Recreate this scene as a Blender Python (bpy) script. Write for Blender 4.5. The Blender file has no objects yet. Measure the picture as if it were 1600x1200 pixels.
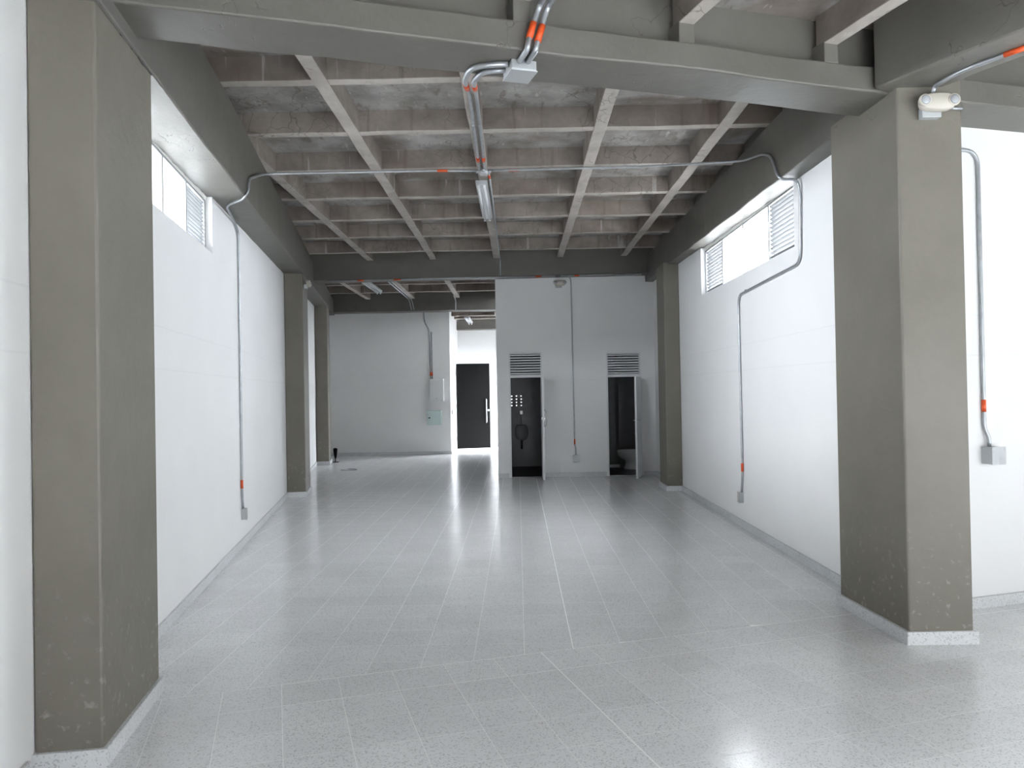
import bpy, bmesh, math, random
from mathutils import Vector, Matrix, noise
random.seed(7)
S = bpy.context.scene
COL = S.collection

# ------------------------------------------------------------------ camera
F, VX, VY, ROLL, HC = 1198.0, 809.0, 612.0, 0.018, 1.65
d = Vector(((VX-800)/F, (VY-600)/F, 1)).normalized()          # world +Y seen in camera axes (x right, y down, z forward)
up = Vector((-math.sin(ROLL), -math.cos(ROLL), 0)); up -= d*up.dot(d); up.normalize()
rt = d.cross(up)
if rt.x < 0: rt = -rt
M = Matrix((rt, d, up))                                       # camera axes -> world
cx, cy, cz = M @ Vector((1, 0, 0)), M @ Vector((0, -1, 0)), M @ Vector((0, 0, -1))
cam = bpy.data.cameras.new('camera'); cam.sensor_width = 36; cam.lens = F/1600*36; cam.clip_start = .05
co = bpy.data.objects.new('camera', cam); COL.objects.link(co)
co.matrix_world = Matrix(((cx.x, cy.x, cz.x, 0), (cx.y, cy.y, cz.y, 0), (cx.z, cy.z, cz.z, HC), (0, 0, 0, 1)))
S.camera = co

# ------------------------------------------------------------------ sky and exposure
SKY, EXPO = 35.0, 0.77
SUNDIR, GLOW, GLOWP = (-.82, -.48, .33), 1.9, 6.0
w = bpy.data.worlds.new('overcast_sky'); S.world = w; w.use_nodes = True
nt = w.node_tree; bg = nt.nodes['Background']
tc = nt.nodes.new('ShaderNodeTexCoord'); sx = nt.nodes.new('ShaderNodeSeparateXYZ'); rp = nt.nodes.new('ShaderNodeValToRGB')
nt.links.new(tc.outputs['Generated'], sx.inputs[0]); nt.links.new(sx.outputs['Z'], rp.inputs[0]); 
rp.color_ramp.elements[0].color = (.80, .86, .93, 1); rp.color_ramp.elements[0].position = 0
rp.color_ramp.elements[1].color = (.93, .97, 1, 1); rp.color_ramp.elements[1].position = .7
dt = nt.nodes.new('ShaderNodeVectorMath'); dt.operation = 'DOT_PRODUCT'; nt.links.new(tc.outputs['Generated'], dt.inputs[0])
dt.inputs[1].default_value = Vector(SUNDIR).normalized()      # veiled sun: broad glow in the cloud cover
def wm(op, a, b):
    x = nt.nodes.new('ShaderNodeMath'); x.operation = op
    for i, v in enumerate((a, b)):
        if isinstance(v, (int, float)): x.inputs[i].default_value = v
        else: nt.links.new(v, x.inputs[i])
    return x.outputs[0]
glow = wm('MULTIPLY', wm('POWER', wm('MAXIMUM', dt.outputs['Value'], 0.0), GLOWP), GLOW)
lum = wm('ADD', wm('ADD', wm('MULTIPLY', wm('MAXIMUM', sx.outputs['Z'], 0.0), .4), 1.0), glow)   # overcast: zenith brighter than horizon
nt.links.new(rp.outputs[0], bg.inputs[0]); nt.links.new(wm('MULTIPLY', lum, SKY), bg.inputs[1])
S.view_settings.view_transform = 'Standard'; S.view_settings.look = 'None'; S.view_settings.gamma = 1
S.view_settings.use_curve_mapping = False; S.view_settings.exposure = EXPO

# ------------------------------------------------------------------ frames
TL, TFA = .1753, .3054
TT = math.tan(TL)
cF, sF = math.cos(TFA), math.sin(TFA)
def FU(u, v): return (u*cF - v*sF, u*sF + v*cF)                # front frame: u along the facade, v into the building
def toUV(x, y): return (x*cF + y*sF, -x*sF + y*cF)
cL, sL = math.cos(TL), math.sin(TL)
def LW(y, n=0.0):                                             # point at depth y on the left wall, n metres off it into the room
    return (-1.573 - TT*y + n*cL, y + n*sL)
zL = lambda y: 3.385 + .0205*y                                 # beam soffits
zR = lambda y: 3.462 + .0170*y

# ------------------------------------------------------------------ materials
def mat(name, base=(.5, .5, .5), rough=.5, metal=0., bump=0., bscale=30., var=0., vscale=3., spec=.5, build=None):
    m = bpy.data.materials.new(name); m.use_nodes = True
    n, l = m.node_tree.nodes, m.node_tree.links
    p = n['Principled BSDF']
    p.inputs['Base Color'].default_value = (*base, 1); p.inputs['Roughness'].default_value = rough
    p.inputs['Metallic'].default_value = metal; p.inputs['Specular IOR Level'].default_value = spec
    g = n.new('ShaderNodeNewGeometry')
    if var:
        t = n.new('ShaderNodeTexNoise'); t.inputs['Scale'].default_value = vscale; t.inputs['Detail'].default_value = 6
        l.new(g.outputs['Position'], t.inputs['Vector'])
        r = n.new('ShaderNodeValToRGB'); l.new(t.outputs['Fac'], r.inputs[0])
        r.color_ramp.elements[0].position = .3; r.color_ramp.elements[1].position = .7
        r.color_ramp.elements[0].color = (*[c*(1-var) for c in base], 1)
        r.color_ramp.elements[1].color = (*[min(1, c*(1+var)) for c in base], 1)
        l.new(r.outputs[0], p.inputs['Base Color'])
    if bump:
        t = n.new('ShaderNodeTexNoise'); t.inputs['Scale'].default_value = bscale; t.inputs['Detail'].default_value = 5
        l.new(g.outputs['Position'], t.inputs['Vector'])
        b = n.new('ShaderNodeBump'); b.inputs['Strength'].default_value = bump; b.inputs['Distance'].default_value = .01
        l.new(t.outputs['Fac'], b.inputs['Height']); l.new(b.outputs[0], p.inputs['Normal'])
    if build: build(n, l, p, g)
    return m

def nd(n, kind, **kw):
    x = n.new(kind)
    for k, v in kw.items():
        if k in x.inputs: x.inputs[k].default_value = v
        else: setattr(x, k, v)
    return x
def mixc(n, l, fac, a, b, mode='MIX'):
    x = n.new('ShaderNodeMix'); x.data_type = 'RGBA'; x.blend_type = mode
    for s, v in ((0, fac), (6, a), (7, b)):
        if hasattr(v, 'default_value') or hasattr(v, 'is_output'): l.new(v, x.inputs[s])
        elif s == 0: x.inputs[0].default_value = v
        else: x.inputs[s].default_value = (*v, 1)
    return x.outputs[2]
def rampf(n, l, src, a, b, lo=0., hi=1.):
    x = n.new('ShaderNodeMapRange'); x.inputs[1].default_value = a; x.inputs[2].default_value = b
    x.inputs[3].default_value = lo; x.inputs[4].default_value = hi; l.new(src, x.inputs[0]); return x.outputs[0]
def mth(n, l, op, a, b=None):
    x = n.new('ShaderNodeMath'); x.operation = op
    for i, v in enumerate((a, b)):
        if v is None: continue
        if isinstance(v, (int, float)): x.inputs[i].default_value = v
        else: l.new(v, x.inputs[i])
    return x.outputs[0]

def wall_build(n, l, p, g):                                    # painted plaster, two hairline joints in the render
    s = nd(n, 'ShaderNodeSeparateXYZ'); l.new(g.outputs['Position'], s.inputs[0])
    ns = nd(n, 'ShaderNodeTexNoise', Scale=.9, Detail=4.); l.new(g.outputs['Position'], ns.inputs['Vector'])
    fac = None
    for z0 in (1.87, 2.17):
        dz = mth(n, l, 'ABSOLUTE', mth(n, l, 'SUBTRACT', mth(n, l, 'ADD', s.outputs['Z'], mth(n, l, 'MULTIPLY', ns.outputs['Fac'], .03)), z0))
        f = rampf(n, l, dz, .003, .008, 1, 0)
        fac = f if fac is None else mth(n, l, 'MAXIMUM', fac, f)
    base = mixc(n, l, rampf(n, l, ns.outputs['Fac'], .3, .7), (.80, .80, .80), (.84, .84, .835))
    l.new(mixc(n, l, mth(n, l, 'MULTIPLY', fac, .10), base, (.45, .45, .45)), p.inputs['Base Color'])
    t = nd(n, 'ShaderNodeTexNoise', Scale=6., Detail=8.); l.new(g.outputs['Position'], t.inputs['Vector'])
    b = nd(n, 'ShaderNodeBump', Strength=.12, Distance=.01); l.new(mth(n, l, 'SUBTRACT', t.outputs['Fac'], mth(n, l, 'MULTIPLY', fac, .3)), b.inputs['Height']); l.new(b.outputs[0], p.inputs['Normal'])
WALL = mat('white_wall_paint', rough=.55, build=wall_build)

def paint_build(lo, hi):                                       # taupe painted concrete with trowel relief, chips, scuffs near the floor
  def f(n, l, p, g):
    pos = g.outputs['Position']
    s = nd(n, 'ShaderNodeSeparateXYZ'); l.new(pos, s.inputs[0])
    a = nd(n, 'ShaderNodeTexNoise', Scale=1.6, Detail=7., Roughness=.6); l.new(pos, a.inputs['Vector'])
    base = mixc(n, l, rampf(n, l, a.outputs['Fac'], .3, .7), lo, hi)
    v = nd(n, 'ShaderNodeTexNoise', Scale=22., Detail=3.); l.new(pos, v.inputs['Vector'])
    low = rampf(n, l, s.outputs['Z'], .05, .9, 1, 0)
    scuff = mth(n, l, 'MULTIPLY', rampf(n, l, v.outputs['Fac'], .60, .72), low)
    base = mixc(n, l, mth(n, l, 'MULTIPLY', scuff, .35), base, (.5, .5, .48))
    c = nd(n, 'ShaderNodeTexVoronoi', Scale=1.1); c.feature = 'DISTANCE_TO_EDGE'
    dv = nd(n, 'ShaderNodeTexNoise', Scale=2.5, Detail=4.); l.new(pos, dv.inputs['Vector'])
    add = nd(n, 'ShaderNodeVectorMath'); add.operation = 'ADD'; l.new(pos, add.inputs[0]); l.new(dv.outputs['Color'], add.inputs[1]); l.new(add.outputs[0], c.inputs['Vector'])
    crack = mth(n, l, 'MULTIPLY', rampf(n, l, c.outputs['Distance'], .0, .006, 1, 0), mth(n, l, 'MULTIPLY', rampf(n, l, s.outputs['Z'], 3.3, 3.45), rampf(n, l, a.outputs['Fac'], .5, .56)))
    base = mixc(n, l, mth(n, l, 'MULTIPLY', crack, .7), base, (.07, .065, .06))
    l.new(base, p.inputs['Base Color'])
    t = nd(n, 'ShaderNodeTexNoise', Scale=9., Detail=8., Roughness=.62); l.new(pos, t.inputs['Vector'])
    b = nd(n, 'ShaderNodeBump', Strength=.35, Distance=.012); l.new(mth(n, l, 'SUBTRACT', t.outputs['Fac'], crack), b.inputs['Height']); l.new(b.outputs[0], p.inputs['Normal'])
  return f
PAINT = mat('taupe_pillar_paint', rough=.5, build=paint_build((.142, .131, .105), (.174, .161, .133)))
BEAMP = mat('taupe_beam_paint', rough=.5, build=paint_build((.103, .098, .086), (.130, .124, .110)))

def conc_build(dark, light, stain):
    def f(n, l, p, g):                                        # raw shuttered concrete: board marks, brown damp, lime bloom
        pos = g.outputs['Position']
        a = nd(n, 'ShaderNodeTexNoise', Scale=2.2, Detail=8., Roughness=.65); l.new(pos, a.inputs['Vector'])
        base = mixc(n, l, rampf(n, l, a.outputs['Fac'], .32, .68), dark, light)
        s = nd(n, 'ShaderNodeTexNoise', Scale=1.1, Detail=5., Distortion=.8); l.new(pos, s.inputs['Vector'])
        base = mixc(n, l, mth(n, l, 'MULTIPLY', rampf(n, l, s.outputs['Fac'], .50, .62), stain), base, (.13, .095, .07))
        mp = nd(n, 'ShaderNodeMapping'); mp.inputs['Scale'].default_value = (7, 2.2, .55); l.new(pos, mp.inputs[0])
        dr = nd(n, 'ShaderNodeTexNoise', Scale=1.6, Detail=4.); l.new(mp.outputs[0], dr.inputs['Vector'])
        base = mixc(n, l, mth(n, l, 'MULTIPLY', rampf(n, l, dr.outputs['Fac'], .60, .68), stain*.8), base, (.11, .075, .05))
        base = mixc(n, l, mth(n, l, 'MULTIPLY', rampf(n, l, dr.outputs['Fac'], .34, .29), .45), base, (.55, .53, .50))
        dv = nd(n, 'ShaderNodeTexNoise', Scale=3.5, Detail=3.); l.new(pos, dv.inputs['Vector'])
        add = nd(n, 'ShaderNodeVectorMath'); add.operation = 'ADD'; l.new(pos, add.inputs[0])
        sc = nd(n, 'ShaderNodeVectorMath'); sc.operation = 'SCALE'; sc.inputs[3].default_value = .35; l.new(dv.outputs['Color'], sc.inputs[0]); l.new(sc.outputs[0], add.inputs[1])
        c = nd(n, 'ShaderNodeTexVoronoi', Scale=5.); c.feature = 'DISTANCE_TO_EDGE'; l.new(add.outputs[0], c.inputs['Vector'])
        ck = mth(n, l, 'MULTIPLY', rampf(n, l, c.outputs['Distance'], .0, .03, 1, 0), rampf(n, l, s.outputs['Fac'], .46, .38))
        base = mixc(n, l, mth(n, l, 'MULTIPLY', ck, .75), base, (.10, .08, .06))
        l.new(base, p.inputs['Base Color'])
        t = nd(n, 'ShaderNodeTexNoise', Scale=14., Detail=9., Roughness=.7); l.new(pos, t.inputs['Vector'])
        b = nd(n, 'ShaderNodeBump', Strength=.5, Distance=.012); l.new(t.outputs['Fac'], b.inputs['Height']); l.new(b.outputs[0], p.inputs['Normal'])
    return f
SLAB = mat('raw_concrete_slab', rough=.85, build=conc_build((.17, .157, .145), (.42, .405, .39), .6))
RIB = mat('raw_concrete_rib_shaded', rough=.8, build=conc_build((.15, .128, .112), (.29, .255, .228), .5))  # rib sides: concrete toned darker, shade put into the colour

RIBS = mat('floor_lit_rib_soffit', rough=.85, build=conc_build((.34, .31, .28), (.48, .445, .41), .2))  # paler copy for rib undersides: floor bounce light painted into the colour
def terrazzo(name, lo, hi, rough, dot):
    def f(n, l, p, g):
        pos = g.outputs['Position']
        a = nd(n, 'ShaderNodeTexVoronoi', Scale=150.); l.new(pos, a.inputs['Vector'])
        sp = nd(n, 'ShaderNodeSeparateColor'); l.new(a.outputs['Color'], sp.inputs[0])
        b_ = nd(n, 'ShaderNodeTexNoise', Scale=2.3, Detail=5.); l.new(pos, b_.inputs['Vector'])
        base = mixc(n, l, rampf(n, l, b_.outputs['Fac'], .3, .7), lo, hi)
        base = mixc(n, l, mth(n, l, 'MULTIPLY', rampf(n, l, sp.outputs[0], .84, .86), dot), base, (.10, .11, .12))
        base = mixc(n, l, mth(n, l, 'MULTIPLY', rampf(n, l, sp.outputs[1], .86, .88), .6), base, (.72, .73, .73))
        oi = nd(n, 'ShaderNodeObjectInfo')
        base = mixc(n, l, mth(n, l, 'MULTIPLY', oi.outputs['Random'], .10), base, (.25, .26, .27))
        l.new(base, p.inputs['Base Color'])
        r = nd(n, 'ShaderNodeTexNoise', Scale=5., Detail=6.); l.new(pos, r.inputs['Vector'])
        l.new(rampf(n, l, r.outputs['Fac'], .3, .7, rough*.94, rough*1.08), p.inputs['Roughness'])
        w2 = nd(n, 'ShaderNodeTexNoise', Scale=3., Detail=2.); l.new(pos, w2.inputs['Vector'])
        b = nd(n, 'ShaderNodeBump', Strength=.05, Distance=.01); l.new(w2.outputs['Fac'], b.inputs['Height']); l.new(b.outputs[0], p.inputs['Normal'])
    return mat(name, rough=rough, spec=.4, build=f)
TILE = terrazzo('polished_terrazzo', (.79, .80, .81), (.85, .86, .87), .19, .32)
SKIRT = terrazzo('terrazzo_skirting', (.60, .61, .62), (.68, .69, .70), .4, .35)
GROUT = mat('white_grout', (.90, .90, .89), .5)
GALV = mat('galvanised_steel', (.42, .44, .46), .42, .75, .1, 60, .12, 14)
BOXM = mat('grey_cast_box', (.46, .48, .49), .45, .35, .1, 90)
TAPE = mat('orange_tape', (.62, .075, .010), .5)
WHITEM = mat('white_enamel', (.78, .79, .79), .35, 0, .03, 50)
SLATM = mat('grey_louvre_enamel', (.18, .185, .19), .5)
ALU = mat('satin_aluminium', (.34, .35, .36), .4)
DOORM = mat('white_painted_steel', (.74, .75, .76), .4, 0, .03, 30)
TEAL = mat('pale_green_enamel', (.55, .66, .65), .4, 0, .03, 50)
BLACK = mat('black_lacquer', (.003, .003, .003), .7, spec=.08)
STEEL = mat('brushed_steel', (.55, .55, .56), .3, .9, .05, 200)
DARKTILE = mat('dark_grey_wall_tile', (.14, .14, .15), .3, 0, 0, 0, .1, 6)
DARKFLOOR = mat('near_black_floor', (.035, .035, .038), .35, 0, .05, 20)  # one even near-black tone
PORC = mat('white_porcelain', (.74, .75, .75), .12)
PLASTER = mat('chipped_lime_plaster', (.74, .72, .69), .9, 0, .6, 14, .08, 4)
PLASTIC = mat('ivory_plastic', (.50, .47, .41), .4)
LENS = mat('frosted_lens', (.36, .38, .40), .2)
DARK = mat('dark_slot', (.02, .02, .02), .6)
TUBEM = mat('unlit_fluorescent_tube', (.82, .84, .85), .18)
FIXM = mat('grey_fixture_body', (.50, .52, .53), .35, .2)
PAVE = mat('street_paving', (.09, .09, .09), .8, 0, .3, 12, .15, 2)
FACADE = mat('street_render', (.11, .108, .105), .8, 0, .2, 10, .05, 2)
def glass_build(n, l, p, g):
    out = [x for x in n if x.type == 'OUTPUT_MATERIAL'][0]
    t = nd(n, 'ShaderNodeBsdfTransparent'); gl = nd(n, 'ShaderNodeBsdfGlossy', Roughness=.02)
    lw = nd(n, 'ShaderNodeLayerWeight', Blend=.5); mx = nd(n, 'ShaderNodeMixShader')
    l.new(mth(n, l, 'MULTIPLY', mth(n, l, 'POWER', lw.outputs['Facing'], 5.0), .5), mx.inputs[0]); l.new(t.outputs[0], mx.inputs[1]); l.new(gl.outputs[0], mx.inputs[2]); l.new(mx.outputs[0], out.inputs[0])
GLASS = mat('clear_window_glass', build=glass_build)

# ------------------------------------------------------------------ mesh helpers
def link(name, me, m=None, parent=None, smooth=False):
    o = bpy.data.objects.new(name, me); COL.objects.link(o)
    if m and not me.materials: me.materials.append(m)
    if parent: o.parent = parent
    if smooth:
        for p in me.polygons: p.use_smooth = True
    return o
def from_bm(name, bm, m, parent=None, smooth=False):
    bmesh.ops.recalc_face_normals(bm, faces=bm.faces)
    me = bpy.data.meshes.new(name); bm.to_mesh(me); bm.free()
    return link(name, me, m, parent, smooth)
def tag(o, label, cat=None, kind=None, group=None):
    if label: o['label'] = label
    if cat: o['category'] = cat
    if kind: o['kind'] = kind
    if group: o['group'] = group
    return o
def empty(name, loc=(0, 0, 0)):
    o = bpy.data.objects.new(name, None); COL.objects.link(o); o.location = loc; o.empty_display_size = .1
    bpy.context.view_layer.update()
    return o
def bevel(o, wd=.01, seg=2):
    b = o.modifiers.new('bevel', 'BEVEL'); b.width = wd; b.segments = seg; b.limit_method = 'ANGLE'; return o
def prism(bm, poly, z0, z1):
    zs = z0 if isinstance(z0, (list, tuple)) else [z0]*len(poly)
    zt = z1 if isinstance(z1, (list, tuple)) else [z1]*len(poly)
    a = [bm.verts.new((x, y, z)) for (x, y), z in zip(poly, zs)]
    b = [bm.verts.new((x, y, z)) for (x, y), z in zip(poly, zt)]
    bm.faces.new(a); bm.faces.new(b[::-1])
    for i in range(len(poly)):
        j = (i+1) % len(poly); bm.faces.new((a[i], b[i], b[j], a[j]))
def mk_prism(name, poly, z0, z1, m, parent=None):
    bm = bmesh.new(); prism(bm, poly, z0, z1); return from_bm(name, bm, m, parent)
def box_f(bm, fr, a, b):                                       # box between corners a,b expressed in a frame function fr(x,y,z)->world
    vs = [bm.verts.new(fr(*(a[i] if (k >> i) & 1 == 0 else b[i] for i in range(3)))) for k in range(8)]
    for f in ((0, 1, 3, 2), (4, 5, 7, 6), (0, 1, 5, 4), (2, 3, 7, 6), (0, 2, 6, 4), (1, 3, 7, 5)): bm.faces.new([vs[i] for i in f])
W0 = lambda x, y, z: (x, y, z)
def mk_box(name, a, b, m, parent=None, fr=W0, bev=0):
    bm = bmesh.new(); box_f(bm, fr, a, b); o = from_bm(name, bm, m, parent)
    if bev: bevel(o, bev)
    return o
def bar(name, p0, p1, o0, o1, zb, zt, m, parent=None, n=24, jit=.006, bev=.012, soffit=None):
    """beam along p0->p1 with side offsets o0,o1 to the left of travel; zb, zt functions of the fraction"""
    p0, p1 = Vector(p0), Vector(p1); dr = (p1-p0).normalized(); nr = Vector((-dr.y, dr.x))
    f = lambda q, t: q(t) if callable(q) else q
    bm = bmesh.new(); rings = []
    for i in range(n+1):
        t = i/n; c = p0.lerp(p1, t); r = []
        for o, z in ((o0, f(zb, t)), (o1, f(zb, t)), (o1, f(zt, t)), (o0, f(zt, t))):
            q = c + nr*o; v = Vector((q.x, q.y, z))
            if 0 < i < n: v += noise.noise_vector(v*1.7)*jit*1.6 + noise.noise_vector(v*6)*jit*.6
            r.append(bm.verts.new(v))
        rings.append(r)
    bm.faces.new(rings[0]); bm.faces.new(rings[-1][::-1])
    for a, b in zip(rings, rings[1:]):
        for k in range(4): bm.faces.new((a[k], a[(k+1) % 4], b[(k+1) % 4], b[k]))
    o = from_bm(name, bm, m, parent)
    if bev: bevel(o, bev)
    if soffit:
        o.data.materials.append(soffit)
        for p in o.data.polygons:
            if p.normal.z < -.7: p.material_index = 1  # downward faces take the tone painted as lit from the floor
    return o
def fillet(pts, r, seg=7):
    pts = [Vector(p) for p in pts]; out = [pts[0]]
    for a, b, c in zip(pts, pts[1:], pts[2:]):
        u, v = (a-b), (c-b); lu, lv = u.length, v.length
        if lu < 1e-6 or lv < 1e-6: continue
        u /= lu; v /= lv; k = min(r, lu*.48, lv*.48)
        p, q = b+u*k, b+v*k
        for i in range(seg+1):
            t = i/seg; out.append(p*(1-t)**2 + b*2*t*(1-t) + q*t*t)
    out.append(pts[-1]); return out
def tube_bm(bm, path, r, seg=10, cap=True):
    path = [Vector(p) for p in path]; rings = []; prev = None
    for i, p in enumerate(path):
        t = (path[min(i+1, len(path)-1)] - path[max(i-1, 0)]).normalized()
        if prev is None:
            a = Vector((0, 0, 1)) if abs(t.z) < .9 else Vector((1, 0, 0)); x = t.cross(a).normalized()
        else:
            x = (prev - t*prev.dot(t)).normalized()
        prev = x; y = t.cross(x)
        rings.append([bm.verts.new(p + (x*math.cos(2*math.pi*k/seg) + y*math.sin(2*math.pi*k/seg))*r) for k in range(seg)])
    for a, b in zip(rings, rings[1:]):
        for k in range(seg): bm.faces.new((a[k], a[(k+1) % seg], b[(k+1) % seg], b[k]))
    if cap: bm.faces.new(rings[0]); bm.faces.new(rings[-1][::-1])
def mk_tube(name, pts, r, m, parent=None, fr=.06, seg=10):
    bm = bmesh.new(); tube_bm(bm, fillet(pts, fr) if len(pts) > 2 else pts, r, seg); return from_bm(name, bm, m, parent, True)
def lathe(name, prof, m, parent=None, at=(0, 0, 0), axis='z', seg=20, sx=1., sy=1.):
    bm = bmesh.new(); rings = []
    for r, h in prof:
        ring = []
        for k in range(seg):
            a = 2*math.pi*k/seg; x, y = r*math.cos(a)*sx, r*math.sin(a)*sy
            v = (x, y, h) if axis == 'z' else ((x, -h, y) if axis == 'y' else (h, x, y))
            ring.append(bm.verts.new(Vector(v)+Vector(at)))
        rings.append(ring)
    for a, b in zip(rings, rings[1:]):
        for k in range(seg): bm.faces.new((a[k], a[(k+1) % seg], b[(k+1) % seg], b[k]))
    bm.faces.new(rings[0]); bm.faces.new(rings[-1][::-1])
    return from_bm(name, bm, m, parent, True)
def holed_wall(name, fr, t0, t1, z0, z1, th, holes, m, parent=None):
    """one connected wall mesh: fr(t, n, z); room face n=0, back n=-th; holes (t0,t1,z0,z1)"""
    ts = sorted({t0, t1, *[h[0] for h in holes], *[h[1] for h in holes]}); ts = [t for t in ts if t0 <= t <= t1]
    zs = sorted({z0, z1, *[h[2] for h in holes], *[h[3] for h in holes]}); zs = [z for z in zs if z0 <= z <= z1]
    solid = lambda i, j: 0 <= i < len(ts)-1 and 0 <= j < len(zs)-1 and not any(h[0] < (ts[i]+ts[i+1])/2 < h[1] and h[2] < (zs[j]+zs[j+1])/2 < h[3] for h in holes)
    bm = bmesh.new(); V = {}
    def v(i, j, k):
        if (i, j, k) not in V: V[i, j, k] = bm.verts.new(fr(ts[i], -th*k, zs[j]))
        return V[i, j, k]
    for i in range(len(ts)-1):
        for j in range(len(zs)-1):
            if not solid(i, j): continue
            for k in (0, 1): bm.faces.new((v(i, j, k), v(i+1, j, k), v(i+1, j+1, k), v(i, j+1, k)))
            for (di, dj, e) in ((-1, 0, ((i, j), (i, j+1))), (1, 0, ((i+1, j), (i+1, j+1))), (0, -1, ((i, j), (i+1, j))), (0, 1, ((i, j+1), (i+1, j+1)))):
                if not solid(i+di, j+dj): bm.faces.new((v(*e[0], 0), v(*e[1], 0), v(*e[1], 1), v(*e[0], 1)))
    return from_bm(name, bm, m, parent)

frL = lambda t, n, z: (*LW(t, n), z)                           # left wall (t is depth y)
frR = lambda t, n, z: (2.64 - n, t, z)                         # right wall
frRF = lambda t, n, z: (*FU(t, 4.40 - n), z)                   # short front-facing wall beside the right pillar
frP = lambda t, n, z: (t, 14.74 - n, z)                        # washroom partition
frB = lambda t, n, z: (t, 20.70 - n, z)                        # back wall
frW = lambda t, n, z: (t, 23.50 - n, z)                        # farthest wall

# ------------------------------------------------------------------ floor and its tiles
VF = -3.4                                                      # facade line
big = [FU(-2.2, VF), FU(9.0, VF), FU(9.0, 4.9), (2.9, 6.2), (2.76, 17.05), (.56, 17.05), (.56, 23.9), (-6.4, 23.9)]
floor = tag(mk_prism('floor', big, -.25, -.0003, GROUT), 'grey speckled terrazzo tile floor', 'floor', 'structure')
T = .314
def clip(poly, a, b, c):                                       # keep a*x+b*y<=c
    out = []
    for i in range(len(poly)):
        p, q = poly[i], poly[(i+1) % len(poly)]; dp, dq = a*p[0]+b*p[1]-c, a*q[0]+b*q[1]-c
        if dp <= 0: out.append(p)
        if dp*dq < 0:
            t = dp/(dp-dq); out.append((p[0]+(q[0]-p[0])*t, p[1]+(q[1]-p[1])*t))
    return out
def area(p): return abs(sum(p[i][0]*p[(i+1) % len(p)][1]-p[(i+1) % len(p)][0]*p[i][1] for i in range(len(p))))/2
def inset_rect(x0, x1, y0, y1, g=.0014): return [(x0+g, y0+g), (x1-g, y0+g), (x1-g, y1-g), (x0+g, y1-g)]
tiles = []                                                     # (polygon in world, is_full, centre, rotation)
def lw_clip(p): return clip(p, -1, -TT, 1.573-.0)              # x > left wall
for i in range(-24, 9):
    for j in range(-2, 66):
        x0, x1 = .326+i*T, .326+(i+1)*T; y0, y1 = 4.10+j*T, 4.10+(j+1)*T
        cy_full = (y0+y1)/2; p = inset_rect(x0, x1, y0, y1); full = True
        if i == 0: p[0] = (p[0][0]+.002, p[0][1]); p[3] = (p[3][0]+.002, p[3][1]); full = False
        if i == -1: p[1] = (p[1][0]-.002, p[1][1]); p[2] = (p[2][0]-.002, p[2][1]); full = False
        q = clip(p, sF, -cF, -4.6045); q = lw_clip(q) if len(q) > 2 else q
        q = clip(q, 1, 0, 2.64 if cy_full < 17 else .42) if len(q) > 2 else q; q = clip(q, 0, 1, 23.5) if len(q) > 2 else q
        if len(q) < 3 or area(q) < .002: continue
        cx_, cy_ = (x0+x1)/2, (y0+y1)/2
        if 14.9 < cy_ < 16.8 and cx_ > -.4: continue
        if cy_ > 20.85 and cx_ < -2.05: continue
        tiles.append((q, full and area(q) > area(p)-1e-6, (cx_, cy_), 0))
for i in range(-9, 26):
    for j in range(-1, 23):
        u0, u1 = .004+i*T, .004+(i+1)*T
        v1 = 4.285-(j)*T if j >= 0 else 4.600; v0 = 4.285-(j+1)*T
        if j == -1: v0 += .0015
        if j == 0: v1 -= .0015
        p = inset_rect(u0, u1, v0, v1); full = True
        if i == 5: p[0] = (p[0][0]+.002, p[0][1]); p[3] = (p[3][0]+.002, p[3][1]); full = False
        if i == 4: p[1] = (p[1][0]-.002, p[1][1]); p[2] = (p[2][0]-.002, p[2][1]); full = False
        if j < 0: full = False
        if u0 > 4.0 and j < 0: p = clip(p, 0, 1, 4.398)
        q = [FU(*a) for a in p]; A0 = area(q); q = lw_clip(q)
        if len(q) < 3 or area(q) < .002: continue
        tiles.append((q, full and area(q) > A0-1e-6, FU((u0+u1)/2, (v0+v1)/2), TFA))
def seen(c):
    return c[1] > 1.2 and abs(c[0]/c[1]) < .75 and c[1] > 2.9
tiles.sort(key=lambda t: (0 if seen(t[2]) else 1, math.hypot(*t[2])))
bm = bmesh.new(); h = T/2-.0014; prism(bm, [(-h, -h), (h, -h), (h, h), (-h, h)], -.003, 0)
bmesh.ops.recalc_face_normals(bm, faces=bm.faces); tm = bpy.data.meshes.new('tile'); bm.to_mesh(tm); bm.free(); tm.materials.append(TILE)
rest = bmesh.new()
for k, (q, full, c, rot) in enumerate(tiles):
    if k < 298:
        if full:
            o = link('tile', tm, None, floor); o.location = (*c, 0); o.rotation_euler.z = rot
        else: mk_prism('tile', q, -.003, 0, TILE, floor)
    else: prism(rest, q, -.003, 0)
tag(from_bm('distant_tile_field', rest, TILE, floor), None, None, 'stuff')

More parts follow.
